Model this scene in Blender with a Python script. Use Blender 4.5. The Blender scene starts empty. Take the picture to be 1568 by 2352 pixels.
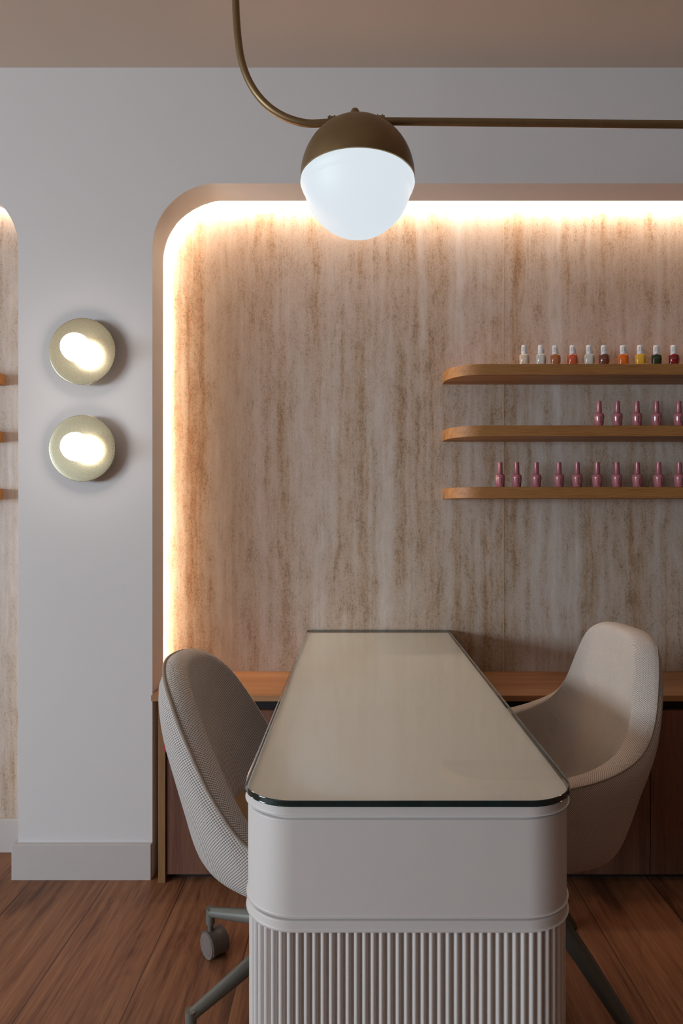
import bpy, bmesh, math, random
from mathutils import Vector, Matrix
random.seed(4)
PI = math.pi
S = bpy.context.scene
C = S.collection

# ------------------------------------------------------------------ camera
cd = bpy.data.cameras.new('camera')
cam = bpy.data.objects.new('camera', cd); C.objects.link(cam)
cam.location = (0, 0, 1.2); cam.rotation_euler = (PI/2, 0, 0)
cd.sensor_width = 36; cd.lens = 1420/2352*36
cd.shift_x = -32/2352; cd.shift_y = 3/2352
cd.clip_start = 0.05
S.camera = cam
# ------------------------------------------------------------------ world and daylight
W = bpy.data.worlds.new('world'); S.world = W; W.use_nodes = True
bg = W.node_tree.nodes['Background']
bg.inputs[0].default_value = (0.62, 0.78, 1.0, 1); bg.inputs[1].default_value = 0.25

def area(name, loc, rot, sx, sy, power, color, spread=PI):
    l = bpy.data.lights.new(name, 'AREA'); l.shape = 'RECTANGLE'; l.size = sx; l.size_y = sy
    l.energy = power; l.color = color; l.spread = spread
    o = bpy.data.objects.new(name, l); C.objects.link(o); o.location = loc; o.rotation_euler = rot
    return o
DAY = 295
area('daylight_window', (-4.92, -1.9, 1.36), (0, -PI/2, 0), 1.1, 4.2, DAY, (0.75, 0.885, 1.0))
S.view_settings.view_transform = 'Standard'
S.view_settings.look = 'None'
S.view_settings.exposure = -0.10
S.view_settings.gamma = 1
S.view_settings.use_curve_mapping = False

# ------------------------------------------------------------------ node helpers
class NT:
    def __init__(s, name):
        s.m = bpy.data.materials.new(name); s.m.use_nodes = True
        s.t = s.m.node_tree; s.b = s.t.nodes['Principled BSDF']; s.out = s.t.nodes['Material Output']
    def n(s, typ, **kw):
        o = s.t.nodes.new(typ)
        for k, v in kw.items():
            if k.startswith('i_'):
                key = k[2:]; key = int(key) if key.isdigit() else key
                o.inputs[key].default_value = v
            else: setattr(o, k, v)
        return o
    def l(s, a, b): s.t.links.new(a, b)
    def coord(s, kind='Object'):
        return s.n('ShaderNodeTexCoord').outputs[kind]
    def map(s, src, scale=(1,1,1), loc=(0,0,0)):
        m = s.n('ShaderNodeMapping'); m.inputs['Scale'].default_value = scale; m.inputs['Location'].default_value = loc
        s.l(src, m.inputs['Vector']); return m.outputs[0]
    def noise(s, src, scale=1, detail=4, rough=0.55, dist=0):
        o = s.n('ShaderNodeTexNoise'); s.l(src, o.inputs['Vector'])
        o.inputs['Scale'].default_value = scale; o.inputs['Detail'].default_value = detail
        o.inputs['Roughness'].default_value = rough; o.inputs['Distortion'].default_value = dist
        return o.outputs[0]
    def ramp(s, src, stops):
        r = s.n('ShaderNodeValToRGB'); e = r.color_ramp.elements
        while len(e) < len(stops): e.new(0.5)
        for el, (p, c) in zip(e, stops):
            el.position = p; el.color = (c, c, c, 1) if isinstance(c, (int, float)) else (*c, 1)
        s.l(src, r.inputs[0]); return r.outputs[0]
    def math(s, op, a, b=0.0, c=None):
        o = s.n('ShaderNodeMath', operation=op)
        for i, v in enumerate((a, b) if c is None else (a, b, c)):
            if isinstance(v, (int, float)): o.inputs[i].default_value = v
            else: s.l(v, o.inputs[i])
        return o.outputs[0]
    def mix(s, f, a, b, mode='MIX'):
        o = s.n('ShaderNodeMix', data_type='RGBA', blend_type=mode)
        for i, v in ((0, f), (6, a), (7, b)):
            if isinstance(v, (int, float)): o.inputs[i].default_value = v
            elif isinstance(v, tuple): o.inputs[i].default_value = (*v, 1)
            else: s.l(v, o.inputs[i])
        return o.outputs[2]
    def bump(s, h, strength=0.3, dist=0.002):
        o = s.n('ShaderNodeBump'); o.inputs['Strength'].default_value = strength; o.inputs['Distance'].default_value = dist
        s.l(h, o.inputs['Height']); s.l(o.outputs[0], s.b.inputs['Normal'])
    def set(s, **kw):
        for k, v in kw.items():
            i = s.b.inputs[k.replace('_', ' ')]
            if isinstance(v, tuple) and len(v) == 3: v = (*v, 1)
            if isinstance(v, (int, float, tuple)): i.default_value = v
            else: s.l(v, i)
        return s.m

def simple(name, col, rough=0.5, metal=0.0, coat=0.0, noise_amt=0.03, nscale=30, **kw):
    t = NT(name)
    nz = t.noise(t.map(t.coord(), (1,1,1)), nscale, 3)
    lo = tuple(c*(1-noise_amt) for c in col); hi = tuple(min(1, c*(1+noise_amt)) for c in col)
    c = t.ramp(nz, [(0.3, lo), (0.7, hi)])
    return t.set(Base_Color=c, Roughness=rough, Metallic=metal, Coat_Weight=coat, **kw)

M = {}
# painted wall
def m_paint(name, col, rough=0.75):
    t = NT(name)
    nz = t.noise(t.coord(), 260, 4, 0.6)
    big = t.noise(t.coord(), 1.6, 3)
    c = t.ramp(big, [(0.3, tuple(x*0.97 for x in col)), (0.7, col)])
    t.bump(nz, 0.12, 0.001)
    return t.set(Base_Color=c, Roughness=rough)
M['wall'] = m_paint('white_paint', (0.76, 0.73, 0.715))
M['ceiling'] = m_paint('ceiling_paint', (0.68, 0.56, 0.46), 0.85)
M['room'] = m_paint('room_paint', (0.10, 0.065, 0.04))
M['baseboard'] = simple('baseboard_paint', (0.60, 0.55, 0.52), 0.45, noise_amt=0.01)

def m_travertine(off=0.0):
    t = NT('travertine')
    co = t.map(t.coord(), (1, 1, 1), (off, 0, 0))
    warp = t.noise(t.map(co, (3, 1, 2.2)), 2.0, 3)
    w = t.n('ShaderNodeVectorMath', operation='MULTIPLY_ADD')
    t.l(warp, w.inputs[0]); w.inputs[1].default_value = (0.035, 0, 0); t.l(co, w.inputs[2]); cw = w.outputs[0]
    a = t.noise(t.map(cw, (8.5, 1, 0.38)), 1, 4, 0.6)           # broad vertical bands
    b = t.noise(t.map(cw, (31, 1, 0.85)), 1, 4, 0.62)           # fine streaks
    c = t.noise(t.map(cw, (30, 1, 9)), 1, 5, 0.7)              # broken patches
    sp = t.noise(t.map(co, (420, 1, 300)), 1, 3, 0.7)          # grains
    sp2 = t.noise(t.map(co, (150, 1, 85)), 1, 4, 0.75)
    h = t.math('ADD', t.math('MULTIPLY', a, 0.44), t.math('ADD', t.math('MULTIPLY', b, 0.32), t.math('MULTIPLY', c, 0.24)))
    col = t.ramp(h, [(0.36, (0.36, 0.20, 0.105)), (0.44, (0.48, 0.345, 0.24)), (0.50, (0.55, 0.44, 0.355)), (0.56, (0.60, 0.51, 0.44)), (0.64, (0.68, 0.61, 0.565))])
    # light smooth stripes carry few grains, brown ones many
    msk = t.ramp(h, [(0.44, 1.0), (0.58, 0.25)])
    m1 = t.ramp(sp, [(0.34, 0.55), (0.46, 0.95), (0.62, 1.12)])
    col = t.mix(msk, col, t.mix(1.0, col, m1, 'MULTIPLY'))
    m2 = t.ramp(t.math('ADD', t.math('MULTIPLY', sp2, 0.7), t.math('MULTIPLY', c, 0.3)), [(0.40, 0.70), (0.47, 1.0), (0.62, 1.06)])
    col = t.mix(msk, col, t.mix(1.0, col, m2, 'MULTIPLY'))
    t.bump(sp2, 0.15, 0.001)
    return t.set(Base_Color=col, Roughness=0.55)
M['trav'] = m_travertine()
M['trav2'] = m_travertine(5.3)

def m_wood(name, dark, mid, light, axis='x', scale=1.0, rough=0.5, pores=True):
    t = NT(name)
    st = {'x': (1.2, 22, 22), 'y': (22, 1.2, 22), 'z': (22, 22, 1.2)}[axis]
    fine = {'x': (14, 420, 420), 'y': (420, 14, 420), 'z': (420, 420, 14)}[axis]
    a = t.noise(t.map(t.coord(), tuple(v*scale for v in st)), 1, 5, 0.6, 0.6)
    b = t.noise(t.map(t.coord(), tuple(v*scale for v in fine)), 1, 2, 0.5)
    h = t.math('ADD', t.math('MULTIPLY', a, 0.65), t.math('MULTIPLY', b, 0.35))
    col = t.ramp(h, [(0.33, dark), (0.48, mid), (0.64, light)])
    t.bump(b, 0.12, 0.0006)
    return t.set(Base_Color=col, Roughness=rough)
M['oak'] = m_wood('oak', (0.17, 0.065, 0.018), (0.37, 0.165, 0.050), (0.48, 0.24, 0.082), 'x')
M['oak_z'] = m_wood('oak_upright', (0.14, 0.065, 0.025), (0.27, 0.135, 0.055), (0.35, 0.19, 0.08), 'z')
M['worktop'] = m_wood('worktop_wood', (0.28, 0.125, 0.050), (0.43, 0.205, 0.090), (0.52, 0.28, 0.135), 'x', 0.8, 0.45)
M['door'] = m_wood('door_wood', (0.10, 0.040, 0.025), (0.17, 0.072, 0.045), (0.23, 0.105, 0.068), 'z', 1.0, 0.5)
M['dark'] = simple('dark_recess', (0.012, 0.010, 0.010), 0.7)

def m_floor():
    t = NT('wood_floor')
    co = t.coord()
    sep = t.n('ShaderNodeSeparateXYZ'); t.l(co, sep.inputs[0])
    PW = 0.2525
    u = t.math('DIVIDE', t.math('ADD', sep.outputs[0], 0.555+PW*20), PW)
    idx = t.math('FLOOR', u); fr = t.math('SUBTRACT', u, idx)
    wn = t.n('ShaderNodeTexWhiteNoise', noise_dimensions='1D'); t.l(idx, wn.inputs['W'])
    v = t.math('DIVIDE', t.math('ADD', sep.outputs[1], t.math('MULTIPLY_ADD', wn.outputs[0], 0.9, -0.45)), 2.6)
    vi = t.math('FLOOR', v); vf = t.math('SUBTRACT', v, vi)
    wn2 = t.n('ShaderNodeTexWhiteNoise', noise_dimensions='2D')
    cb = t.n('ShaderNodeCombineXYZ'); t.l(idx, cb.inputs[0]); t.l(vi, cb.inputs[1]); t.l(cb.outputs[0], wn2.inputs['Vector'])
    rnd = wn2.outputs[0]
    off = t.n('ShaderNodeCombineXYZ'); t.l(t.math('MULTIPLY', rnd, 31.0), off.inputs[2]); t.l(t.math('MULTIPLY', rnd, 13.0), off.inputs[1])
    ad = t.n('ShaderNodeVectorMath', operation='ADD'); t.l(co, ad.inputs[0]); t.l(off.outputs[0], ad.inputs[1]); pc = ad.outputs[0]
    a = t.noise(t.map(pc, (9, 1.1, 1)), 1, 4, 0.55, 1.4)
    rings = t.math('SINE', t.math('MULTIPLY', a, 75.0))
    g = t.noise(t.map(pc, (260, 7, 1)), 1, 3, 0.6)
    g2 = t.noise(t.map(pc, (60, 2.5, 1)), 1, 4, 0.6)
    kn = t.noise(t.map(pc, (5.5, 2.0, 1)), 1, 2, 0.5)
    h = t.math('ADD', t.math('ADD', t.math('MULTIPLY', a, 0.35), t.math('MULTIPLY', rings, 0.022)),
               t.math('ADD', t.math('MULTIPLY', g, 0.26), t.math('MULTIPLY', g2, 0.39)))
    col = t.ramp(h, [(0.36, (0.135, 0.046, 0.019)), (0.48, (0.285, 0.115, 0.052)), (0.62, (0.42, 0.19, 0.092))])
    tone = t.ramp(rnd, [(0.0, 0.80), (1.0, 1.12)])
    col = t.mix(1.0, col, tone, 'MULTIPLY')
    knot = t.ramp(kn, [(0.61, 1.0), (0.74, 0.35)])
    col = t.mix(1.0, col, knot, 'MULTIPLY')
    e = t.math('MINIMUM', fr, t.math('SUBTRACT', 1.0, fr))
    seam = t.ramp(e, [(0.004, 0.30), (0.010, 1.0)])
    col = t.mix(1.0, col, seam, 'MULTIPLY')
    e2 = t.math('MINIMUM', vf, t.math('SUBTRACT', 1.0, vf))
    seam2 = t.ramp(e2, [(0.0006, 0.30), (0.0013, 1.0)])
    col = t.mix(1.0, col, seam2, 'MULTIPLY')
    t.bump(g, 0.12, 0.0008)
    return t.set(Base_Color=col, Roughness=0.5)
M['floor'] = m_floor()

def m_weave(name, dark, light, period, bump=0.9, mel=0.25):
    t = NT(name)
    uv = t.coord('UV')
    sep = t.n('ShaderNodeSeparateXYZ'); t.l(uv, sep.inputs[0])
    k = 2*PI/period
    wob = t.noise(t.map(uv, (60, 60, 1)), 1, 2)
    x = t.math('ADD', t.math('MULTIPLY', sep.outputs[0], k), t.math('MULTIPLY', wob, 1.2))
    y = t.math('ADD', t.math('MULTIPLY', sep.outputs[1], k*0.8), t.math('MULTIPLY', wob, 1.2))
    sx = t.math('SINE', x); sy = t.math('SINE', y)
    s2 = t.math('SINE', t.math('ADD', x, y))
    h = t.math('ADD', t.math('MULTIPLY', t.math('MULTIPLY', sx, sy), 0.30), t.math('MULTIPLY', s2, 0.14))
    h = t.math('ADD', h, 0.5)
    nz = t.noise(t.map(uv, (520, 520, 1)), 1, 3, 0.6)
    hh = t.math('ADD', t.math('MULTIPLY', h, 1-mel), t.math('MULTIPLY', nz, mel))
    col = t.ramp(hh, [(0.24, dark), (0.44, tuple((a+b)/2*1.02 for a, b in zip(dark, light))), (0.66, light)])
    t.bump(h, bump, period*0.35)
    t.b.inputs['Sheen Weight'].default_value = 0.15
    return t.set(Base_Color=col, Roughness=0.95)
M['tweed'] = m_weave('tweed_weave', (0.13, 0.10, 0.08), (0.76, 0.71, 0.67), 0.0058)
M['tweed_fine'] = m_weave('fine_weave', (0.21, 0.145, 0.10), (0.74, 0.66, 0.60), 0.0042, 0.8, 0.3)
M['tan'] = m_weave('tan_seat_weave', (0.22, 0.12, 0.05), (0.42, 0.26, 0.12), 0.005, 0.6)
M['piping'] = simple('piping_cord', (0.30, 0.24, 0.19), 0.9, noise_amt=0.25, nscale=400)

M['lacquer'] = simple('cream_lacquer', (0.68, 0.63, 0.60), 0.42, noise_amt=0.01, nscale=8)
M['legpaint'] = simple('grey_green_metal', (0.19, 0.19, 0.165), 0.35, 0.25)
M['legdark'] = simple('taupe_metal', (0.13, 0.12, 0.10), 0.4, 0.3)
M['caster'] = simple('caster_plastic', (0.14, 0.115, 0.10), 0.45)
M['casterdisc'] = simple('caster_wheel_plastic', (0.20, 0.165, 0.15), 0.4)
M['bronze'] = simple('brushed_bronze', (0.26, 0.175, 0.085), 0.42, 0.75, noise_amt=0.06)
M['black'] = simple('black_ink', (0.02, 0.02, 0.025), 0.5)
M['seam'] = simple('joint_filler', (0.62, 0.48, 0.34), 0.6)
M['red'] = simple('red_tag', (0.4, 0.03, 0.05), 0.7)

def m_brass():
    t = NT('brushed_brass')
    g = t.coord('Generated')
    gr = t.n('ShaderNodeTexGradient', gradient_type='RADIAL')
    t.l(t.map(g, (1, 1, 1), (-0.5, -0.5, 0)), gr.inputs[0])
    wv = t.noise(t.map(g, (90, 90, 1)), 1, 2)
    rr = t.ramp(wv, [(0.3, 0.27), (0.7, 0.28)])
    tg = t.n('ShaderNodeTangent', direction_type='RADIAL', axis='Z'); t.l(tg.outputs[0], t.b.inputs['Tangent'])
    return t.set(Base_Color=(0.50, 0.45, 0.31), Roughness=rr, Metallic=0.85)
M['brass'] = m_brass()

def m_emit(name, col, strength):
    t = NT(name)
    nz = t.noise(t.coord(), 2.0, 1)
    c = t.ramp(nz, [(0.2, tuple(x*0.97 for x in col)), (0.8, col)])
    return t.set(Base_Color=(0.05, 0.05, 0.05), Roughness=0.5, Emission_Color=c, Emission_Strength=strength)
M['globe'] = m_emit('opal_glass', (0.76, 0.84, 0.90), 0.97)
M['bulb'] = m_emit('opal_bulb', (1.0, 0.90, 0.80), 12.0)
M['led'] = m_emit('led_strip', (1.0, 0.76, 0.56), 110.0)
M['led2'] = m_emit('led_strip_short', (1.0, 0.78, 0.60), 40.0)

def m_pane():
    t = NT('clear_glass')
    tr = t.n('ShaderNodeBsdfTransparent'); tr.inputs[0].default_value = (0.985, 0.99, 0.98, 1)
    gl = t.n('ShaderNodeBsdfGlossy'); gl.inputs['Roughness'].default_value = 0.015
    fr = t.n('ShaderNodeFresnel'); fr.inputs[0].default_value = 1.50
    sm = t.noise(t.map(t.coord(), (8, 5, 1)), 1, 3)
    r = t.ramp(sm, [(0.4, 0.012), (0.75, 0.05)]); t.l(r, gl.inputs['Roughness'])
    mx = t.n('ShaderNodeMixShader'); geo = t.n('ShaderNodeNewGeometry'); t.l(t.math('MULTIPLY', fr.outputs[0], t.math('SUBTRACT', 1.0, geo.outputs['Backfacing'])), mx.inputs[0]); t.l(tr.outputs[0], mx.inputs[1]); t.l(gl.outputs[0], mx.inputs[2])
    t.l(mx.outputs[0], t.out.inputs[0]); return t.m
M['pane'] = m_pane()
M['paneedge'] = simple('glass_edge', (0.004, 0.022, 0.022), 0.08, 0.0, 0.6, 0.2)
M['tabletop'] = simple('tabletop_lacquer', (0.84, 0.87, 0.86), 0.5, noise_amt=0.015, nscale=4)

# ------------------------------------------------------------------ mesh helpers
def tag(o, label=None, cat=None, group=None, kind=None):
    if label: o['label'] = label
    if cat: o['category'] = cat
    if group: o['group'] = group
    if kind: o['kind'] = kind
    return o
def obj(name, bm, mat, parent=None, smooth=False, angle=None, loc=None):
    me = bpy.data.meshes.new(name)
    if not isinstance(mat, (list, tuple)): mat = [mat]
    bmesh.ops.recalc_face_normals(bm, faces=bm.faces)
    if smooth:
        for f in bm.faces: f.smooth = True
        if angle is not None:
            for e in bm.edges:
                if len(e.link_faces) == 2 and e.calc_face_angle(0) > angle: e.smooth = False
    bm.to_mesh(me); bm.free()
    for m in mat: me.materials.append(m)
    o = bpy.data.objects.new(name, me); C.objects.link(o)
    if parent: o.parent = parent
    if loc: o.location = loc
    return o
def empty(name, loc=(0,0,0), rz=0):
    o = bpy.data.objects.new(name, None); C.objects.link(o); o.location = loc; o.rotation_euler = (0,0,rz)
    o.empty_display_size = 0.05
    return o
def box(bm, x0, x1, y0, y1, z0, z1, bev=0, seg=2):
    r = bmesh.ops.create_cube(bm, size=1, matrix=Matrix.Translation(((x0+x1)/2, (y0+y1)/2, (z0+z1)/2)) @ Matrix.Diagonal((x1-x0, y1-y0, z1-z0, 1)))
    if bev:
        es = list({e for v in r['verts'] for e in v.link_edges})
        bmesh.ops.bevel(bm, geom=es, offset=bev, segments=seg, affect='EDGES', profile=0.5)
def boxobj(name, b, mat, parent=None, bev=0, seg=2):
    bm = bmesh.new(); box(bm, *b, bev=bev, seg=seg)
    return obj(name, bm, mat, parent)
def lathe(bm, prof, n=32, mat=Matrix.Identity(4), cap=True):
    rings = []
    for r, z in prof:
        if r < 1e-6: rings.append([bm.verts.new(mat @ Vector((0, 0, z)))])
        else: rings.append([bm.verts.new(mat @ Vector((r*math.cos(2*PI*i/n), r*math.sin(2*PI*i/n), z))) for i in range(n)])
    for a, b in zip(rings, rings[1:]):
        for i in range(n):
            j = (i+1) % n
            if len(a) == 1 and len(b) == 1: continue
            if len(a) == 1: bm.faces.new((a[0], b[i], b[j]))
            elif len(b) == 1: bm.faces.new((a[i], b[0], a[j]))
            else: bm.faces.new((a[i], b[i], b[j], a[j]))
    if cap:
        for r_ in (rings[0], rings[-1]):
            if len(r_) > 2:
                try: bm.faces.new(r_)
                except ValueError: pass
def tube(bm, pts, rad, n=14, closed=False, sy=1.0):
    pts = [Vector(p) for p in pts]; N = len(pts)
    if isinstance(rad, (int, float)): rad = [rad]*N
    up = None; rings = []
    for i, p in enumerate(pts):
        a = pts[(i-1) % N] if (closed or i > 0) else pts[0]
        b = pts[(i+1) % N] if (closed or i < N-1) else pts[-1]
        t = (b-a).normalized()
        if up is None:
            up = Vector((0,0,1)) if abs(t.z) < 0.9 else Vector((0,1,0))
        up = (up - t*up.dot(t)).normalized(); s = t.cross(up)
        rings.append([bm.verts.new(p + (up*math.cos(2*PI*k/n)*sy + s*math.sin(2*PI*k/n))*rad[i]) for k in range(n)])
    R = range(N if closed else N-1)
    for i in R:
        a, b = rings[i], rings[(i+1) % N]
        for k in range(n):
            bm.faces.new((a[k], a[(k+1) % n], b[(k+1) % n], b[k]))
    if not closed:
        bm.faces.new(rings[0]); bm.faces.new(rings[-1])
def prism(bm, pts, z0, z1, mat=Matrix.Identity(4)):
    a = [bm.verts.new(mat @ Vector((x, y, z0))) for x, y in pts]
    b = [bm.verts.new(mat @ Vector((x, y, z1))) for x, y in pts]
    n = len(pts)
    for i in range(n):
        bm.faces.new((a[i], a[(i+1) % n], b[(i+1) % n], b[i]))
    f0 = bm.faces.new(a); f1 = bm.faces.new(b); bm.normal_update()
    return f0, f1
def arc(cx, cy, r, a0, a1, n=16):
    return [(cx + r*math.cos(a0+(a1-a0)*i/n), cy + r*math.sin(a0+(a1-a0)*i/n)) for i in range(n+1)]

# ------------------------------------------------------------------ structure
YW, YL, YP, YP2 = 2.035, 2.150, 2.309, 2.20    # wall face, lip back, travertine right alcove, left alcove
CZ = 2.667; AT = 2.286; AX = -0.668; LX = -1.109; RR = 0.214
XR = 2.6; XL = -4.8; YB = -5.4
R_ = 3.0
boxobj('floor', (XL-.1, R_+.1, YB-.1, 2.45, -0.06, 0.0), M['floor'])['kind'] = 'structure'
boxobj('ceiling', (XL-.1, R_+.1, YB-.1, 2.45, CZ, CZ+.06), M['ceiling'])['kind'] = 'structure'
# wall with two arched-corner alcove openings (outline in x,z, extruded in y)
ZS = 2.0
def arch(x0, x1):
    return ([(x1 - RR + RR*math.cos(t), AT - RR + RR*math.sin(t)) for t in [PI/2*i/20 for i in range(21)]]
            + [(x0 + RR + RR*math.cos(t), AT - RR + RR*math.sin(t)) for t in [PI/2 + PI/2*i/20 for i in range(21)]])
outl = [(XL, ZS), (XL, CZ), (R_, CZ), (R_, ZS), (XR, ZS)] + arch(AX, XR) + [(AX, ZS), (LX, ZS)] + arch(-3.0, LX) + [(-3.0, ZS)]
bm = bmesh.new()
a = [bm.verts.new((x, YW, z)) for x, z in outl]; b = [bm.verts.new((x, YL, z)) for x, z in outl]
n = len(outl)
for i in range(n): bm.faces.new((a[i], a[(i+1) % n], b[(i+1) % n], b[i]))
f1 = bm.faces.new(a); f2 = bm.faces.new(b)
bm.normal_update()
bmesh.ops.triangulate(bm, faces=[f1, f2], ngon_method='EAR_CLIP')
o = obj('wall_back', bm, M['wall'], smooth=True, angle=0.5); o['kind'] = 'structure'
for nm, x0, x1 in (('wall_pillar', LX, AX), ('wall_far_left', XL, -3.0), ('wall_far_right', XR, R_)):
    boxobj(nm, (x0, x1, YW, YL, 0, ZS), M['wall'])['kind'] = 'structure'
# block between the alcoves, behind the lips (closes the light channels)
bm = bmesh.new()
box(bm, LX+0.004, AX-0.086, YL, 2.43, 0, CZ)
box(bm, AX-0.086, R_, YL, 2.43, AT+0.13, CZ)
box(bm, XL, LX+0.004, YL, 2.43, AT+0.06, CZ)
box(bm, XR+0.05, R_, YL, 2.43, 0, AT+0.13)
o = obj('wall_channel', bm, M['wall']); o['kind'] = 'structure'
boxobj('wall_alcove_right', (AX-0.086, XR+0.05, YP, YP+0.05, 0, AT+0.13), M['trav'])['kind'] = 'structure'
boxobj('wall_alcove_left', (-3.1, LX+0.004, YP2, YP2+0.05, 0, AT+0.06), M['trav2'])['kind'] = 'structure'
bm = bmesh.new(); box(bm, 0.5505, 0.5535, YP-0.0012, YP+0.001, 0.6, AT+0.12)
box(bm, 1.7725, 1.7755, YP-0.0012, YP+0.001, 0.6, AT+0.12)
o = obj('trim_1', bm, M['seam']); o['kind'] = 'structure'
# other walls
boxobj('wall_right', (R_, R_+.1, YB, 2.45, 0, CZ), M['room'])['kind'] = 'structure'
boxobj('wall_rear', (XL, R_, YB-.1, YB, 0, CZ), M['room'])['kind'] = 'structure'
wy0, wy1, wz0, wz1 = -4.0, 0.2, 0.80, 1.92
bm = bmesh.new()
box(bm, XL-.1, XL, YB, wy0, 0, CZ); box(bm, XL-.1, XL, wy1, 2.45, 0, CZ)
box(bm, XL-.1, XL, wy0, wy1, 0, wz0); box(bm, XL-.1, XL, wy0, wy1, wz1, CZ)
o = obj('wall_left', bm, M['room']); o['kind'] = 'structure'
bm = bmesh.new()
for y in (wy0, (wy0+wy1)/2-0.02, wy1-0.05): box(bm, XL-.08, XL-.03, y, y+0.05, wz0, wz1)
for z in (wz0, wz1-0.05): box(bm, XL-.08, XL-.03, wy0, wy1, z, z+0.05)
o = obj('window_1', bm, M['legdark']); o['kind'] = 'structure'
# baseboards
bm = bmesh.new()
box(bm, LX-0.015, AX-0.0005, YW-0.015, YW-0.0003, 0, 0.117, 0.0015)
box(bm, LX-0.015, LX-0.0003, YW-0.0003, YP2-0.001, 0, 0.117, 0.001)
o = obj('baseboard_back', bm, M['baseboard']); o['kind'] = 'structure'
boxobj('baseboard_alcove', (-3.0, LX-0.0155, YP2-0.0145, YP2-0.0003, 0, 0.117), M['baseboard'], bev=0.0015)['kind'] = 'structure'

# ------------------------------------------------------------------ LED strips
def led(name, pts, label, mat, r=0.005):
    root = empty(name, (0,0,0)); 
    bm = bmesh.new(); tube(bm, pts, r, 8)
    obj('light_strip', bm, mat, root)
    bm = bmesh.new(); tube(bm, [(p[0]*1.0, p[1]-0.006, p[2]) for p in pts], r*1.15, 6)
    obj('backing', bm, M['wall'], root)
    tag(root, label, 'light', 'hidden light strips in the alcoves')
yl = YP - 0.028
off = 0.074; r2 = RR + off
pts = [(AX-off, yl, 0.64), (AX-off, yl, 1.2)] + [(AX-off, yl, 1.6)] + [(AX+RR+r2*math.cos(t), yl, AT-RR+r2*math.sin(t)) for t in [PI-PI/2*i/12 for i in range(13)]] + [(0.5, yl, AT+off), (2.3, yl, AT+off)]
led('led_strip', pts, 'warm light strip glowing behind rounded edge of the wide travertine alcove', M['led'])
pts = [(LX-RR+r2*0.9*math.cos(t), YL+.012, AT-RR+(RR+0.022)*math.sin(t)) for t in [PI/3+PI/6*i/6 for i in range(7)]] + [(-2.8, YL+.012, AT+0.022)]
led('led_strip', pts, 'warm light strip along the top of the narrow left alcove', M['led2'], 0.004)

M['led3'] = m_emit('led_strip_side', (1.0, 0.74, 0.50), 7.0)
led('led_strip', [(LX-0.014, YL+0.013, 0.15), (LX-0.014, YL+0.013, 1.0), (LX-0.014, YL+0.013, 2.04)], 'dim light strip up the right side of the narrow left alcove', M['led3'], 0.004)

# ------------------------------------------------------------------ cabinets and worktop
XC = -0.640
YF = 2.012
def cabinet(x0, x1, label, side=False):
    root = empty('base_cabinet', ((x0+x1)/2, YF, 0)); ox, oy = (x0+x1)/2, YF
    bm = bmesh.new()
    box(bm, x0+0.001, x1-0.001, YF+0.022, YP-0.003, 0.022, 0.590)
    o = obj('carcass', bm, M['dark'], root); o.location = (-ox, -oy, 0)
    bm = bmesh.new(); box(bm, x0+0.001, x1-0.001, YF+0.03, YF+0.05, 0, 0.022)
    o = obj('plinth', bm, M['dark'], root); o.location = (-ox, -oy, 0)
    bm = bmesh.new(); box(bm, x0+0.0015, x1-0.0015, YF+0.001, YF+0.020, 0.024, 0.558, 0.001)
    o = obj('door', bm, M['door'], root); o.location = (-ox, -oy, 0)
    if side:
        bm = bmesh.new(); box(bm, XC, XC+0.023, YF-0.006, YP-0.003, 0, 0.590, 0.0008)
        o = obj('side_panel', bm, M['oak_z'], root); o.location = (-ox, -oy, 0)
    tag(root, label, 'cabinet', 'wooden base cabinets under the worktop')
xs = [XC+0.024, -0.092, 0.434, 0.960, 1.486, 2.012]
cabinet(xs[0], xs[1], 'dark wood base cabinet beside pillar, behind the dished swivel chair', True)
cabinet(xs[1], xs[2], 'dark wood base cabinet hidden behind the cream manicure table')
cabinet(xs[2], xs[3], 'dark wood base cabinet behind the high-backed armchair')
cabinet(xs[3], xs[4], 'dark wood base cabinet at the far right frame edge')
bm = bmesh.new(); box(bm, AX+0.006, 2.55, YF-0.010, YP-0.002, 0.5905, 0.610, 0.001)
tag(obj('worktop', bm, M['worktop']), 'long reddish wood worktop lying along the travertine wall', 'worktop')

# ------------------------------------------------------------------ wall shelves
def shelf(x_end, x_far, yw, z, label, group, depth=0.164, th=0.038, r=0.12):
    bm = bmesh.new()
    sgn = 1 if x_far > x_end else -1
    pts = [(x_far, yw-0.0005), (x_far, yw-depth)]
    rx = r
    for i in range(15):
        t = PI/2*i/14
        pts.append((x_end + sgn*(rx - rx*math.sin(t)), yw-depth + (r*1.0 - r*math.cos(t))))
    pts.append((x_end, yw-0.0005))
    prism(bm, pts, 0, th)
    es = [e for e in bm.edges if abs(e.verts[0].co.z-e.verts[1].co.z) < 1e-6]
    bmesh.ops.bevel(bm, geom=es, offset=0.001, segments=1, affect='EDGES')
    o = obj('wall_shelf', bm, M['oak'], smooth=True, angle=0.6); o.location = (0, 0, z)
    tag(o, label, 'shelf', group)
g = 'oak shelves on the travertine wall'
SZ = [1.681, 1.467, 1.253]
shelf(0.325, 2.2, YP, SZ[0], 'top round-ended oak shelf, carrying white-capped nail polish', g)
shelf(0.325, 2.2, YP, SZ[1], 'middle round-ended oak shelf with five pink bottles', g)
shelf(0.325, 2.2, YP, SZ[2], 'lowest round-ended oak shelf with ten pink bottles', g)
g = 'oak shelves in the left alcove'
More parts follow.
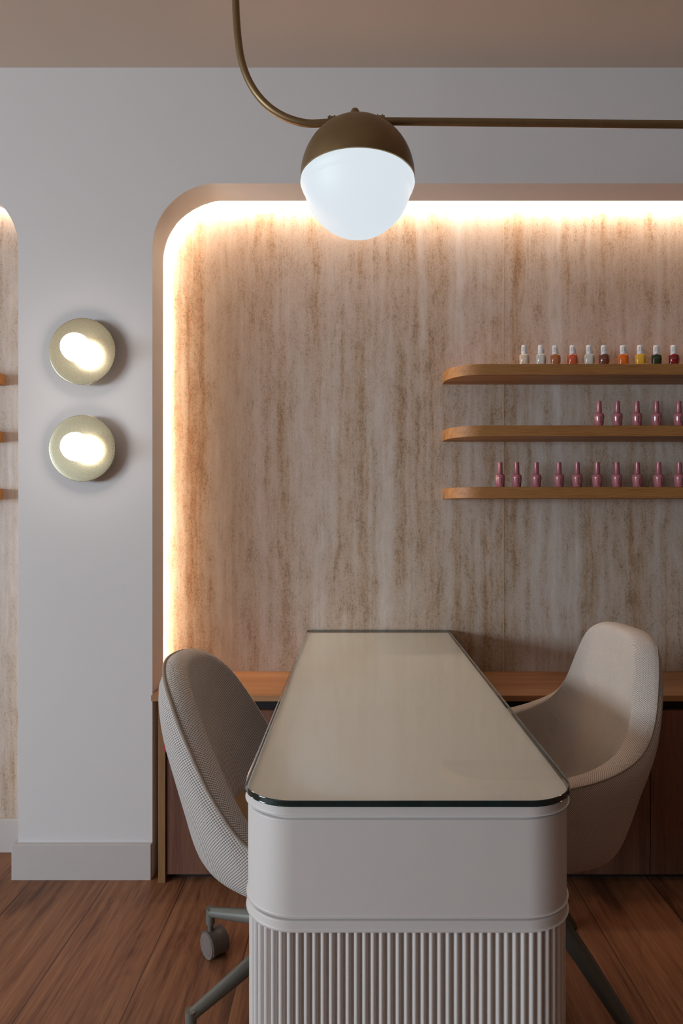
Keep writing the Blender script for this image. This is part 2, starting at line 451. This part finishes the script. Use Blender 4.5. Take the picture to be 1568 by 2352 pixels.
for z, dx, lb in ((1.654, 0.0, 'oak shelf tip at left frame edge, topmost of three'), (1.452, -0.010, 'oak shelf tip at left frame edge, middle of three'), (1.249, -0.010, 'oak shelf tip at left frame edge, lowest of three')):
    shelf(-1.243+dx, -2.9, YP2, z, lb, g, 0.12, 0.038, 0.05)

# ------------------------------------------------------------------ wall lamps
def sconce(z, label):
    x = -0.884
    root = empty('wall_lamp', (x, YW, z))
    R = Matrix.Rotation(PI/2, 4, 'X')            # local z -> -y
    bm = bmesh.new(); lathe(bm, [(0.0, 0.0005), (0.045, 0.0005), (0.045, 0.0305), (0, 0.0305)], 32, cap=False)
    o = obj('wall_mount', bm, M['brass'], root, True, 0.6); o.rotation_euler = (PI/2, 0, 0)
    bm = bmesh.new()
    lathe(bm, [(0.0, 0.0335), (0.02, 0.0335), (0.04, 0.0335), (0.06, 0.0335), (0.08, 0.0336), (0.095, 0.0335), (0.1060, 0.0335), (0.1074, 0.0334), (0.1080, 0.0330), (0.1081, 0.0322), (0.1076, 0.0315), (0.104, 0.0312), (0, 0.0310)], 96, cap=False)
    o = obj('brass_dish', bm, M['brass'], root, True, 0.9); o.rotation_euler = (PI/2, 0, 0)
    bm = bmesh.new()
    lathe(bm, [(0.0455*math.sin(t), 0.0795-0.0455*math.cos(t)) for t in [PI*i/24 for i in range(25)]], 40, cap=False)
    for v in bm.verts:
        if v.co.to_2d().length < 1e-5: pass
    o = obj('bulb', bm, M['bulb'], root, True); o.rotation_euler = (PI/2, 0, 0)
    bm = bmesh.new(); lathe(bm, [(0.012, 0.0335), (0.012, 0.040), (0.0, 0.040)], 20)
    o = obj('bulb_holder', bm, M['brass'], root, True, 0.6); o.rotation_euler = (PI/2, 0, 0)
    tag(root, label, 'wall lamp', 'round brass wall lamps on the pillar')
sconce(1.7245, 'upper round brass dish wall lamp with a lit globe bulb')
sconce(1.4106, 'lower round brass dish wall lamp with a lit globe bulb')

# ------------------------------------------------------------------ pendant
DP = 1.40; K = 1420/DP
def pp(px, py, y=DP): k = 1420/y; return Vector(((px-816)/k, y, 1.2+(1179-py)/k))
root = empty('pendant_lamp', pp(821, 412))
def rel(o): o.location = -root.location; return o
bm = bmesh.new()
ctl = [(538, -310), (540, -100), (541, 0), (544, 60), (549, 108), (557, 148), (571, 185), (592, 219), (619, 247), (650, 267), (682, 279), (712, 284), (740, 283), (790, 280), (870, 279), (1000, 280), (1300, 283), (1568, 286), (2300, 290)]
P = [pp(*c) for c in ctl]
# Catmull-Rom
sm = []
for i in range(len(P)-1):
    p0, p1, p2, p3 = P[max(i-1,0)], P[i], P[i+1], P[min(i+2, len(P)-1)]
    m1 = (p2-p0)/2 if (p2-p0).length < 6*(p2-p1).length else (p2-p1)
    m2 = (p3-p1)/2 if (p3-p1).length < 6*(p2-p1).length else (p2-p1)
    for k in range(4):
        t = k/4
        sm.append((2*t**3-3*t**2+1)*p1 + (t**3-2*t**2+t)*m1 + (-2*t**3+3*t**2)*p2 + (t**3-t**2)*m2)
sm.append(P[-1])
tube(bm, sm, 0.0083, 18)
rel(obj('curved_rod', bm, M['bronze'], root, True, 0.8))
c = pp(821, 412); c.y = DP
RG = 0.1275
bm = bmesh.new()
N = 28
prof = [((RG+0.0015)*math.sin(t), (RG+0.0015)*math.cos(t)) for t in [(PI/2+0.02)*i/N for i in range(N+1)]]
prof += [((RG-0.002)*math.sin(t), (RG-0.002)*math.cos(t)) for t in [(PI/2+0.02)*(N-i)/N for i in range(N+1)]]
lathe(bm, prof, 96, cap=False)
o = obj('metal_cap', bm, M['bronze'], root, True, 0.9)
bm = bmesh.new()
RB = RG-0.0045
prof = [(RB*0.7, 0.03), (RB, 0.0), (RG+0.001, -0.006), (RG+0.0015, -0.012), (RG-0.002, -0.022), (RG-0.0055, -0.028)]
t0 = math.asin(0.03/RG)
for i in range(30):
    t = t0 + (PI/2-t0)*i/29
    prof.append(((RG-0.0035)*math.cos(t), -(RG-0.0005)*math.sin(t)))
prof[-1] = (0, prof[-1][1])
lathe(bm, prof, 96, cap=False)
obj('glass_globe', bm, M['globe'], root, True)
zr = pp(821, 280).z - c.z
bm = bmesh.new()
xk = (815-821)/K
lathe(bm, [(0.0115, zr-0.012), (0.0115, zr+0.014), (0.0105, zr+0.022), (0.007, zr+0.028), (0, zr+0.030)], 24, Matrix.Translation((xk, 0, 0)))
obj('finial', bm, M['bronze'], root, True, 0.7)
for px, dy in ((763, 279), (873, 277)):
    bm = bmesh.new()
    q = pp(px, dy)-c
    tube(bm, [q+Vector((-0.010, 0, 0)), q+Vector((0.010, 0, 0))], 0.0105, 20)
    for s in (-0.006, 0.005):
        tube(bm, [q+Vector((s, 0, 0.009)), q+Vector((s, 0, 0.0135))], 0.0018, 8)
    obj('collar', bm, M['bronze'], root, True, 0.7)
tag(root, 'large bronze and opal glass globe pendant lamp on curved rod', 'pendant lamp')

# ------------------------------------------------------------------ manicure table
XT = 0.084; HW = 0.2635; YF0 = 0.935
def rrect(x0, x1, y0, y1, rf, rb, n=14):
    return arc(x0+rf, y0+rf, rf, PI, 1.5*PI, n) + arc(x1-rf, y0+rf, rf, 1.5*PI, 2*PI, n) + arc(x1-rb, y1-rb, rb, 0, PI/2, n) + arc(x0+rb, y1-rb, rb, PI/2, PI, n)
RC = 0.082
gt = empty('manicure_table', (XT, YF0, 0)); gt_off = Vector((-XT, -YF0, 0))
def tp(name, bm, mat, **kw): o = obj(name, bm, mat, gt, **kw); o.location = gt_off; return o
def bslab(pts, z0, z1, bev, seg=3):
    bm = bmesh.new(); prism(bm, pts, z0, z1)
    es = [e for e in bm.edges if abs(e.verts[0].co.z-e.verts[1].co.z) < 1e-6 and len(e.link_faces) == 2]
    bmesh.ops.bevel(bm, geom=es, offset=bev, segments=seg, affect='EDGES', profile=0.5)
    return bm
d = 0.002
bm = bslab(rrect(XT-HW+d, XT+HW-d, YF0+d, 2.302, RC, 0.004), 0.741, 0.7555, 0.0025)
bm.normal_update()
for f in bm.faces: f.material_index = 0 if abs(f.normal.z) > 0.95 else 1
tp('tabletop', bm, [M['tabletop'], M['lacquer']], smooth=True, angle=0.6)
YB_ = YF0 + 0.262
d = 0.0035
tp('drawer_body', bslab(rrect(XT-HW+d, XT+HW-d, YF0+d, YB_, RC, RC), 0.587, 0.7345, 0.003), M['lacquer'], smooth=True, angle=0.6)
d = 0.0085
tp('shadow_groove', bslab(rrect(XT-HW+d, XT+HW-d, YF0+d, YB_-0.005, RC, RC), 0.575, 0.741, 0.0005), M['lacquer'], smooth=True, angle=0.6)
d = 0.0032
tp('band', bslab(rrect(XT-HW+d, XT+HW-d, YF0+d, YB_, RC, RC), 0.5655, 0.581, 0.003), M['lacquer'], smooth=True, angle=0.6)
# fluted pedestal
d = 0.0125; base = rrect(XT-HW+d, XT+HW-d, YF0+d, YB_-0.009, RC-0.01, RC-0.01, 40)
L = [0]; q = base + [base[0]]
for i in range(len(base)): L.append(L[-1] + math.dist(q[i], q[i+1]))
tot = L[-1]; nf = round(tot/0.01268); per = tot/nf
prof = [(0.0, 0.0), (0.13, 0.0), (0.16, 0.0024), (0.22, 0.0047), (0.34, 0.0066), (0.5, 0.0073), (0.66, 0.0066), (0.78, 0.0047), (0.84, 0.0024), (0.87, 0.0)]
def at(s):
    s %= tot
    for i in range(len(base)):
        if L[i+1] >= s:
            f = (s-L[i])/(L[i+1]-L[i]); a_, b_ = q[i], q[i+1]
            tx, ty = (b_[0]-a_[0]), (b_[1]-a_[1]); ll = math.hypot(tx, ty)
            return a_[0]+tx*f, a_[1]+ty*f, ty/ll, -tx/ll
out = []
for i in range(nf):
    for u, h in prof:
        x, y, nx, ny = at((i+u)*per); out.append((x+nx*h, y+ny*h))
bm = bmesh.new(); prism(bm, out, 0.0, 0.5665)
tp('fluted_pedestal', bm, M['lacquer'], smooth=True, angle=0.9)
bm = bmesh.new(); box(bm, XT-0.15, XT+0.15, 2.13, 2.27, 0.6105, 0.741, 0.002)
tp('rear_support', bm, M['lacquer'])
bm = bmesh.new(); box(bm, XT+0.022, XT+0.040, YB_-0.012, 1.99, 0.50, 0.7411, 0.001)
tp('added_light_baffle', bm, M['lacquer'])  # unseen panel added to stop window light passing beneath the tabletop
tag(gt, 'long cream manicure table with rounded corners and fluted pedestal', 'table')
bm = bslab(rrect(XT-HW, XT+HW, YF0, 2.304, RC, 0.003), 0.7562, 0.7652, 0.0010, 2)
for f in bm.faces: f.material_index = 0 if abs(f.normal.z) > 0.95 else 1
bmesh.ops.recalc_face_normals(bm, faces=bm.faces)
for f in bm.faces: f.material_index = 0 if abs(f.normal.z) > 0.95 else 1
tag(obj('glass_top', bm, [M['pane'], M['paneedge']], smooth=True, angle=0.3), 'clear glass sheet with dark green edge covering the cream table', 'glass sheet')

# ------------------------------------------------------------------ chairs
def lerp_tab(tab, x):
    if x <= tab[0][0]: return tab[0][1:]
    for a_, b_ in zip(tab, tab[1:]):
        if x <= b_[0]:
            f = (x-a_[0])/(b_[0]-a_[0]); f = f*f*(3-2*f) if len(tab) < 5 else f
            return tuple(p+(r-p)*f for p, r in zip(a_[1:], b_[1:]))
    return tab[-1][1:]
def smooth_tab(tab, x):
    # cubic interpolation of a 1-value table
    n = len(tab)
    if x <= tab[0][0]: return tab[0][1]
    for i in range(n-1):
        if x <= tab[i+1][0]:
            x0, y0 = tab[i]; x1, y1 = tab[i+1]; h = x1-x0
            m0 = (y1-tab[i-1][1])/(x1-tab[i-1][0]) if i > 0 else 0
            m1 = (tab[i+2][1]-y0)/(tab[i+2][0]-x0) if i < n-2 else 0
            t = (x-x0)/h
            return (2*t**3-3*t**2+1)*y0+(t**3-2*t**2+t)*h*m0+(-2*t**3+3*t**2)*y1+(t**3-t**2)*h*m1
    return tab[-1][1]
def spow(v, p): return math.copysign(abs(v)**p, v)

def shell_chair(root, P):
    """local frame: +x is the way the sitter faces, origin on the floor under the hub"""
    NP = 120
    def plan(psi):
        e = 2/P['n']
        c_, s_ = spow(math.cos(psi), e), spow(math.sin(psi), e)
        a_ = P['a'] if math.cos(psi) > 0 else P['af']
        return -a_*c_, P['b']*s_
    def zr(psi): return smooth_tab(P['zr'], abs(math.degrees((psi+PI) % (2*PI) - PI)))
    def surf(rows, uvlen=1.0):
        bm = bmesh.new(); uvl = bm.loops.layers.uv.new('UVMap')
        V = [[bm.verts.new(p) for p in r] for r in rows]
        arcl = []
        for r in rows:
            l = [0]
            for p, q_ in zip(r, r[1:]): l.append(l[-1]+(Vector(q_)-Vector(p)).length)
            arcl.append(l)
        nT = len(rows[0])
        circ = [0]
        for i in range(NP): 
            k = P.get('uvk', 5); circ.append(circ[-1]+(Vector(rows[(i+1) % NP][k])-Vector(rows[i][k])).length)
        for i in range(NP):
            j = (i+1) % NP
            for k in range(nT-1):
                f = bm.faces.new((V[i][k], V[j][k], V[j][k+1], V[i][k+1]))
                uv = ((circ[i], arcl[i][k]), (circ[i+1], arcl[j][k]), (circ[i+1], arcl[j][k+1]), (circ[i], arcl[i][k+1]))
                for lp, w in zip(f.loops, uv): lp[uvl].uv = w
        return bm, V
    # outer shell
    rows = []
    ys = P['lean']
    for i in range(NP):
        psi = 2*PI*i/NP; u, v = plan(psi); z1 = zr(psi); w = max(0, math.cos(psi))**0.8
        row = []
        T = 22
        for k in range(T+1):
            h = k/T
            h_ = h
            sb = smooth_tab(P['back'], h_); ss = smooth_tab(P['side'], h_)
            s_ = sb*w + ss*(1-w)
            if k == 0: s_ *= 0.96
            row.append((u*s_, v*s_*1.0, P['zb'] + (z1-P['zb'])*(h_**P['hp']*w + h_**1.25*(1-w))))
        rows.append(row)
    bm, V = surf(rows)
    bm.faces.new([V[i][0] for i in range(NP)])
    sh = obj('outer_shell', bm, P['mat'], root, True, 1.0)
    rim = [rows[i][-1] for i in range(NP)]
    # inner: roll, wall, seat
    rows2 = []
    for i in range(NP):
        psi = 2*PI*i/NP; u, v = rim[i][0], rim[i][1]; z1 = rim[i][2]; w = max(0, math.cos(psi))**0.8
        R0 = math.hypot(u, v); nx, ny = u/R0, v/R0; th = P['th']
        zs = P['seat']
        row = [rim[i]]
        for kx, kz in ((0.06, 0.22), (0.22, 0.42), (0.45, 0.46), (0.70, 0.30), (0.90, 0.0), (1.02, -0.4)):
            row.append((u-nx*th*kx, v-ny*th*kx, z1+th*kz*P['roll']))
        x1, y1, zz = row[-1]
        zt = min(zs, zz-0.004)
        rseat = P['seatr']
        wall = []
        for k in range(1, 15):
            f = k/14
            s_ = 1-(1-rseat)*smooth_tab([(0, 0), (0.35, P['conc']), (0.75, 0.62), (1, 1)], f)
            z_ = zz + (zt+0.0-zz)*smooth_tab([(0, 0), (0.5, 0.60), (0.8, 0.93), (1, 1)], f)
            row.append((x1*s_, y1*s_, z_))
        xe, ye, ze = row[-1]
        for k in range(1, 7):
            f = k/6.5; row.append((xe*(1-f), ye*(1-f), ze+(zs+0.012-ze)*min(1, f*1.3)))
        rows2.append(row)
    bm, V = surf(rows2)
    bm.faces.new([V[i][-1] for i in range(NP)])
    obj('inner_cushion', bm, P['mat_in'], root, True, 1.2)
    return rim, rows, rows2

def seam_tube(root, pts, r, mat, name='piping'):
    bm = bmesh.new(); tube(bm, pts, r, 8, True); return obj(name, bm, mat, root, True)

# left: dished swivel chair on casters
rl = empty('swivel_chair', (-0.135, 1.53, 0), math.radians(-6))
PL = dict(n=2.25, a=0.305, af=0.235, b=0.245, zb=0.345, seat=0.455, seatr=0.62, conc=0.10, th=0.052, roll=0.30, lean=0, hp=1.0,
          zr=[(0, 0.842), (18, 0.830), (36, 0.780), (52, 0.690), (66, 0.588), (80, 0.502), (100, 0.458), (130, 0.435), (180, 0.430)],
          back=[(0, 0.62), (0.06, 0.76), (0.15, 0.84), (0.35, 0.925), (0.55, 1.01), (0.75, 1.095), (0.9, 1.115), (1, 1.07)],
          side=[(0, 0.62), (0.1, 0.78), (0.3, 0.93), (0.6, 1.03), (0.85, 1.02), (1, 1.0)],
          mat=M['tweed'], mat_in=M['tweed'], uvk=5)
rim, ro, ri = shell_chair(rl, PL)
seam_tube(rl, [(x*1.004, y*1.004, z+0.001) for x, y, z in rim], 0.0042, M['piping'])
bm = bmesh.new(); uvl = bm.loops.layers.uv.new('UVMap')
lathe(bm, [(0, 0.005), (0.150, 0.005), (0.168, -0.002), (0.172, -0.016), (0.16, -0.03)], 48, Matrix.Translation((0.0, 0, 0.487)) @ Matrix.Diagonal((1.0, 0.98, 1, 1)), cap=False)
for f in bm.faces:
    for lp in f.loops: lp[uvl].uv = lp.vert.co.to_2d()
o = obj('seat_pad', bm, M['tan'], rl, True); o['label'] = 'tan woven seat pad'
bm = bmesh.new(); box(bm, -0.312, -0.300, -0.100, -0.096, 0.636, 0.650)
o = obj('brand_tag', bm, M['red'], rl); o['label'] = 'small red sewn tag'; o.name = 'sewn_tag'
bm = bmesh.new(); lathe(bm, [(0.0, 0.150), (0.034, 0.150), (0.036, 0.200), (0.026, 0.215), (0.026, 0.330), (0.07, 0.338), (0.07, 0.350), (0, 0.350)], 32, cap=False)
obj('column', bm, M['legpaint'], rl, True, 0.6)
def caster(parent, tip, yaw):
    ca = bmesh.new()
    # stem + hood
    tube(ca, [tip+Vector((0,0,-0.028)), tip+Vector((0,0,-0.052))], 0.0075, 14)
    cen = Vector((tip.x, tip.y, 0.0335)) + Vector((0.010, 0.006, 0))
    R = Matrix.Translation(cen) @ Matrix.Rotation(yaw, 4, 'Z') @ Matrix.Rotation(PI/2, 4, 'Y')   # local z -> axle
    lathe(ca, [(0.0, -0.012), (0.031, -0.012), (0.031, 0.012), (0, 0.012)], 36, R, cap=False)
    # hood: partial cylinder over the wheels
    seg = 22; A0, A1 = math.radians(-20), math.radians(205)
    ring = []
    for s_ in (-0.023, 0.023):
        for rr in (0.0365, 0.0338):
            ring.append([ca.verts.new(R @ Vector((-rr*math.sin(A0+(A1-A0)*i/seg), rr*math.cos(A0+(A1-A0)*i/seg), s_))) for i in range(seg+1)])
    o1, i1, o2, i2 = ring
    for p, q_ in ((o1, o2), (i1, i2), (o1, i1), (o2, i2)):
        for i in range(seg): ca.faces.new((p[i], p[i+1], q_[i+1], q_[i]))
    ca.faces.new((o1[0], i1[0], i2[0], o2[0])); ca.faces.new((o1[-1], i1[-1], i2[-1], o2[-1]))
    co = obj('caster', ca, M['caster'], parent, True, 0.7)
    for s_ in (-1, 1):
        wb = bmesh.new()
        z0, z1 = s_*0.0125, s_*0.0270
        lathe(wb, [(0, z0), (0.0328, z0), (0.0333, s_*0.0235), (0.031, z1), (0.024, z1), (0.0233, z1-s_*0.0008), (0.0225, z1+s_*0.0004), (0, z1+s_*0.001)], 40, R, cap=False)
        wo = obj('wheel', wb, M['casterdisc'], co, True, 0.7); wo.parent = co
for k in range(5):
    ang = math.radians(150.4 + 72*k + 6)
    dv = Vector((math.cos(ang), math.sin(ang), 0)); R5 = 0.297
    bm = bmesh.new()
    tube(bm, [Vector((0,0,0.181))+dv*0.02, Vector((0,0,0.162))+dv*0.12, Vector((0,0,0.140))+dv*0.21, Vector((0,0,0.119))+dv*R5], [0.021, 0.0185, 0.0155, 0.0120], 20)
    tip = Vector((0,0,0.119))+dv*(R5-0.0005)
    tube(bm, [tip+Vector((0,0,0.0118)), tip+Vector((0,0,-0.030))], 0.0118, 20)
    lg = obj('leg', bm, M['legpaint'], rl, True, 0.6)
    yaw = math.radians([-137+6, 215, 300, 20, 95][k])
    caster(lg, tip, yaw)
tag(rl, 'light tweed dished swivel chair with piped rim, left of the table', 'chair')

# right: high-backed armchair
rr = empty('armchair', (0.385, 1.53, 0), math.radians(186))
PR = dict(n=2.9, a=0.305, af=0.25, b=0.25, zb=0.392, seat=0.475, seatr=0.66, conc=0.08, th=0.050, roll=0.22, lean=0, hp=1.0,
          zr=[(0, 0.912), (14, 0.905), (24, 0.880), (33, 0.820), (42, 0.745), (52, 0.695), (66, 0.660), (85, 0.630), (110, 0.600), (135, 0.545), (155, 0.475), (180, 0.455)],
          back=[(0, 0.60), (0.04, 0.73), (0.12, 0.80), (0.35, 0.885), (0.6, 0.97), (0.82, 1.055), (0.94, 1.075), (1, 1.04)],
          side=[(0, 0.50), (0.08, 0.68), (0.25, 0.82), (0.55, 0.92), (0.85, 0.99), (1, 1.0)],
          mat=M['tweed_fine'], mat_in=M['tweed_fine'], uvk=5)
rim, ro, ri = shell_chair(rr, PR)
seam_tube(rr, [(x*1.001, y*1.001, z) for x, y, z in rim], 0.0016, M['piping'], 'seam')
bm = bmesh.new(); lathe(bm, [(0.0, 0.30), (0.045, 0.30), (0.05, 0.36), (0.13, 0.378), (0.13, 0.392), (0, 0.392)], 32, cap=False)
obj('hub', bm, M['legdark'], rr, True, 0.6)
for k in range(4):
    ang = math.radians(-43 + 90*k - 186)
    dv = Vector((math.cos(ang), math.sin(ang), 0))
    bm = bmesh.new()
    tube(bm, [Vector((0,0,0.352))+dv*0.01, Vector((0,0,0.18))+dv*0.19, Vector((0,0,0.012))+dv*0.352], [0.024, 0.021, 0.0135], 20)
    lg = obj('leg', bm, M['legdark'], rr, True, 0.8)
    bm = bmesh.new(); lathe(bm, [(0, 0), (0.013, 0), (0.014, 0.006), (0.012, 0.010), (0, 0.010)], 16, Matrix.Translation(dv*0.352), cap=False)
    f = obj('foot', bm, M['dark'], rr); f.parent = lg
tag(rr, 'beige woven armchair with tall back and low arms, right of the table', 'chair')

# ------------------------------------------------------------------ bottles
_fc = {}
def text_bm(body, size, depth):
    cu = bpy.data.curves.new('t', 'FONT'); cu.body = body; cu.size = size; cu.extrude = depth; cu.align_x = 'CENTER'; cu.align_y = 'CENTER'; cu.resolution_u = 2
    o = bpy.data.objects.new('t', cu); C.objects.link(o)
    dg = bpy.context.evaluated_depsgraph_get(); dg.update()
    me = bpy.data.meshes.new_from_object(o.evaluated_get(dg))
    bm = bmesh.new(); bm.from_mesh(me)
    bpy.data.objects.remove(o); bpy.data.curves.remove(cu); bpy.data.meshes.remove(me)
    return bm
def wrap(bm, rad, ang):
    """text lies in x,y; wrap round a vertical cylinder of radius rad, facing -y turned by ang"""
    for v in bm.verts:
        t = v.co.x/rad + ang; r = rad + v.co.z
        v.co = Vector((r*math.sin(t), -r*math.cos(t), v.co.y))
def polish(col):
    t = NT('nail_polish'); nz = t.noise(t.coord(), 60, 2)
    c = t.ramp(nz, [(0.3, tuple(x*0.95 for x in col)), (0.7, col)])
    return t.set(Base_Color=c, Roughness=0.12, Coat_Weight=0.8, Coat_Roughness=0.03)
M['capwhite'] = simple('white_cap', (0.70, 0.67, 0.66), 0.35)
M['pink'] = simple('pink_bottle', (0.42, 0.145, 0.165), 0.22, coat=0.5, noise_amt=0.04)
M['pinkcap'] = simple('pink_cap', (0.40, 0.14, 0.16), 0.28, 0.15)
M['wine'] = simple('wine_print', (0.09, 0.008, 0.02), 0.4)
M['goldprint'] = simple('gold_print', (0.62, 0.36, 0.22), 0.3, 0.6)

def polish_mesh():
    bm = bmesh.new()
    lv = [(0.0, 0.0130, 2.8), (0.0015, 0.0146, 3.2), (0.020, 0.0156, 3.4), (0.0325, 0.0160, 3.2), (0.0358, 0.0148, 2.8), (0.0382, 0.0105, 2.2), (0.0395, 0.0085, 2.0)]
    n = 40; rings = []
    for z, r, e in lv:
        rings.append([bm.verts.new((r*spow(math.cos(2*PI*i/n), 2/e), r*0.92*spow(math.sin(2*PI*i/n), 2/e), z)) for i in range(n)])
    for a_, b_ in zip(rings, rings[1:]):
        for i in range(n): bm.faces.new((a_[i], a_[(i+1) % n], b_[(i+1) % n], b_[i]))
    bm.faces.new(rings[0]); bm.faces.new(rings[-1])
    return bm
def cap_mesh():
    bm = bmesh.new(); lathe(bm, [(0, 0.0385), (0.0102, 0.0385), (0.0105, 0.040), (0.0098, 0.068), (0.0090, 0.0697), (0, 0.0702)], 32, cap=False); return bm
def copy_tree(o, parent=None):
    c_ = o.copy(); C.objects.link(c_)
    if parent: c_.parent = parent
    for ch in list(o.children): copy_tree(ch, c_)
    return c_
ZT = [z+0.038 for z in SZ]
YBt = 2.168
def bx(px, y=YBt): return (px-816)*y/1420
bp = empty('nail_polish_bottle', (0, 0, 0))
ob_body = obj('bottle_body', polish_mesh(), polish((0.5, 0.5, 0.5)), bp, True, 0.8)
ob_cap = obj('cap', cap_mesh(), M['capwhite'], bp, True, 0.7)
# printed sticker lines on the cap, running upward
bm = text_bm('RULE', 0.0068, 0.0001)
bmesh.ops.rotate(bm, verts=bm.verts, cent=(0,0,0), matrix=Matrix.Rotation(PI/2, 3, 'Z'))
wrap(bm, 0.01025, -0.35)
b2 = text_bm('bibi mini', 0.0036, 0.0001)
bmesh.ops.rotate(b2, verts=b2.verts, cent=(0,0,0), matrix=Matrix.Rotation(PI/2, 3, 'Z'))
wrap(b2, 0.01025, 0.35)
tmp = bpy.data.meshes.new('t'); b2.to_mesh(tmp); b2.free(); bm.from_mesh(tmp); bpy.data.meshes.remove(tmp)
bmesh.ops.translate(bm, verts=bm.verts, vec=(0, 0, 0.054))
lab = obj('cap_print', bm, M['black'], bp); lab['label'] = 'small dark lettering on white cap'; lab.parent = ob_cap
# raised lettering on the right hand side of the glass
bm = text_bm('essie', 0.0125, 0.0004)
bmesh.ops.rotate(bm, verts=bm.verts, cent=(0,0,0), matrix=Matrix.Rotation(PI/2, 3, 'Z'))
bmesh.ops.rotate(bm, verts=bm.verts, cent=(0,0,0), matrix=Matrix.Rotation(PI/2, 3, 'X'))
bmesh.ops.rotate(bm, verts=bm.verts, cent=(0,0,0), matrix=Matrix.Rotation(PI/2, 3, 'Z'))
bmesh.ops.translate(bm, verts=bm.verts, vec=(0.0160, 0.0, 0.018))
emb = obj('raised_lettering', bm, ob_body.data.materials[0], bp); emb.parent = ob_body
cols = [('cream', (0.62, 0.50, 0.38), 1204, 0), ('pearly white', (0.60, 0.56, 0.49), 1242, 0), ('terracotta orange', (0.42, 0.13, 0.045), 1275, -0.003),
        ('coral red', (0.52, 0.085, 0.030), 1315, -0.001), ('milky white', (0.58, 0.53, 0.46), 1353, 0), ('chestnut brown', (0.15, 0.040, 0.022), 1387, -0.001),
        ('bright orange', (0.72, 0.135, 0.008), 1431, -0.001), ('yellow', (0.75, 0.40, 0.04), 1470, 0), ('dark green', (0.020, 0.032, 0.012), 1507, -0.001), ('deep red', (0.20, 0.004, 0.008), 1547, 0)]
pos = ['leftmost on the top shelf', 'second from left on the top shelf', 'on the top shelf', 'on the top shelf', 'on the top shelf', 'on the top shelf', 'on the top shelf', 'on the top shelf', 'on the top shelf', 'rightmost on the top shelf']
for i, (nm, col, px, dz) in enumerate(cols):
    r_ = bp.copy(); C.objects.link(r_)
    b_ = ob_body.copy(); C.objects.link(b_); b_.parent = r_
    mm = polish(col); b_.data = ob_body.data.copy(); b_.data.materials[0] = mm
    e_ = emb.copy(); C.objects.link(e_); e_.parent = b_; e_.data = emb.data.copy(); e_.data.materials[0] = mm
    k_ = ob_cap.copy(); C.objects.link(k_); k_.parent = r_
    if i != 1:
        l_ = lab.copy(); C.objects.link(l_); l_.parent = k_
    if nm == 'coral red':
        bm = bmesh.new(); box(bm, -0.0163, -0.0157, -0.010, 0.003, 0.002, 0.030, 0.0001)
        s = obj('sticker', bm, M['capwhite'], b_); s['label'] = 'white paper sticker on bottle side'
    r_.location = (bx(px), YBt, ZT[0]); r_.rotation_euler = (0, 0, math.radians(-22 + random.uniform(-5, 5) - (6 if i > 4 else 0)))
    s_ = 1.0 + dz*8; r_.scale = (1.06, 1.06, s_)
    tag(r_, '%s nail polish bottle with white cap, %s' % (nm, pos[i]), 'nail polish', 'white-capped nail polish on the top shelf')
for o in (lab, ob_cap, emb, ob_body, bp): bpy.data.objects.remove(o)

# pink bottles
pk = empty('pink_polish_bottle', (0, 0, 0))
bm = bmesh.new()
lathe(bm, [(0, 0), (0.0132, 0), (0.0146, 0.0015), (0.0165, 0.018), (0.0181, 0.031), (0.0182, 0.0345), (0.0176, 0.0390), (0.0158, 0.0430), (0.0128, 0.0456), (0.0098, 0.0465), (0, 0.0465)], 40, cap=False)
pb = obj('bottle_body', bm, M['pink'], pk, True, 0.9)
bm = bmesh.new(); lathe(bm, [(0, 0.0468), (0.0092, 0.0468), (0.0098, 0.0480), (0.0084, 0.0868), (0.0078, 0.0875), (0, 0.0878)], 32, cap=False)
obj('cap', bm, M['pinkcap'], pk, True, 0.6)
def body_r(z): return lerp_tab([(0.0015, 0.0146), (0.018, 0.0165), (0.031, 0.0181), (0.0345, 0.0182), (0.04, 0.0165)], z)[0]
def wrap_body(bm, ang):
    for v in bm.verts:
        z = v.co.y; r = body_r(z) + 0.0001 + v.co.z; t = v.co.x/0.0172 + ang
        v.co = Vector((r*math.sin(t), -r*math.cos(t), z))
def txt(parts, name, mat, ang):
    bm = bmesh.new()
    for body, size, x, y, sx, sy in parts:
        b = text_bm(body, size, 0.0001)
        for v in b.verts: v.co.x = v.co.x*sx + x; v.co.y = v.co.y*sy + y
        tmp = bpy.data.meshes.new('t'); b.to_mesh(tmp); b.free(); bm.from_mesh(tmp); bpy.data.meshes.remove(tmp)
    wrap_body(bm, ang); return obj(name, bm, mat, pb)
o = txt([('J', 0.019, -0.0040, 0.0235, 1.0, 1.15), ('ooo', 0.0078, 0.0005, 0.0105, 1.1, 0.9)], 'dark_lettering', M['wine'], 0.22); o['label'] = 'dark wine lettering on pink bottle'
o = txt([('l.', 0.0165, 0.0022, 0.0250, 1.0, 1.0), ('..', 0.010, 0.0, 0.0075, 1.0, 1.0)], 'gold_lettering', M['goldprint'], 0.22); o['label'] = 'gold lettering on pink bottle'
row2 = [1375, 1417, 1462, 1507, 1558]; row3 = [1148, 1186, 1231, 1283, 1325, 1371, 1416, 1463, 1512, 1559]
ordn = ['leftmost', 'second from left', 'third from left', 'fourth from left', 'fifth from left', 'sixth from left', 'seventh from left', 'eighth from left', 'ninth from left', 'rightmost, cut by frame']
first = True
for row, z, nm in ((row2, ZT[1], 'middle shelf'), (row3, ZT[2], 'lowest shelf')):
    for i, px in enumerate(row):
        o = pk if first else copy_tree(pk); first = False
        y = YBt - 0.003
        o.location = (bx(px, y), y, z)
        o.rotation_euler = (0, 0, random.uniform(-0.12, 0.14))
        od = ordn[i] if i < len(row)-1 else 'rightmost, cut by the frame edge'
        tag(o, 'slim pink bottle on the %s, %s' % (nm, od), 'nail polish', 'pink polish bottles on the %s' % nm)
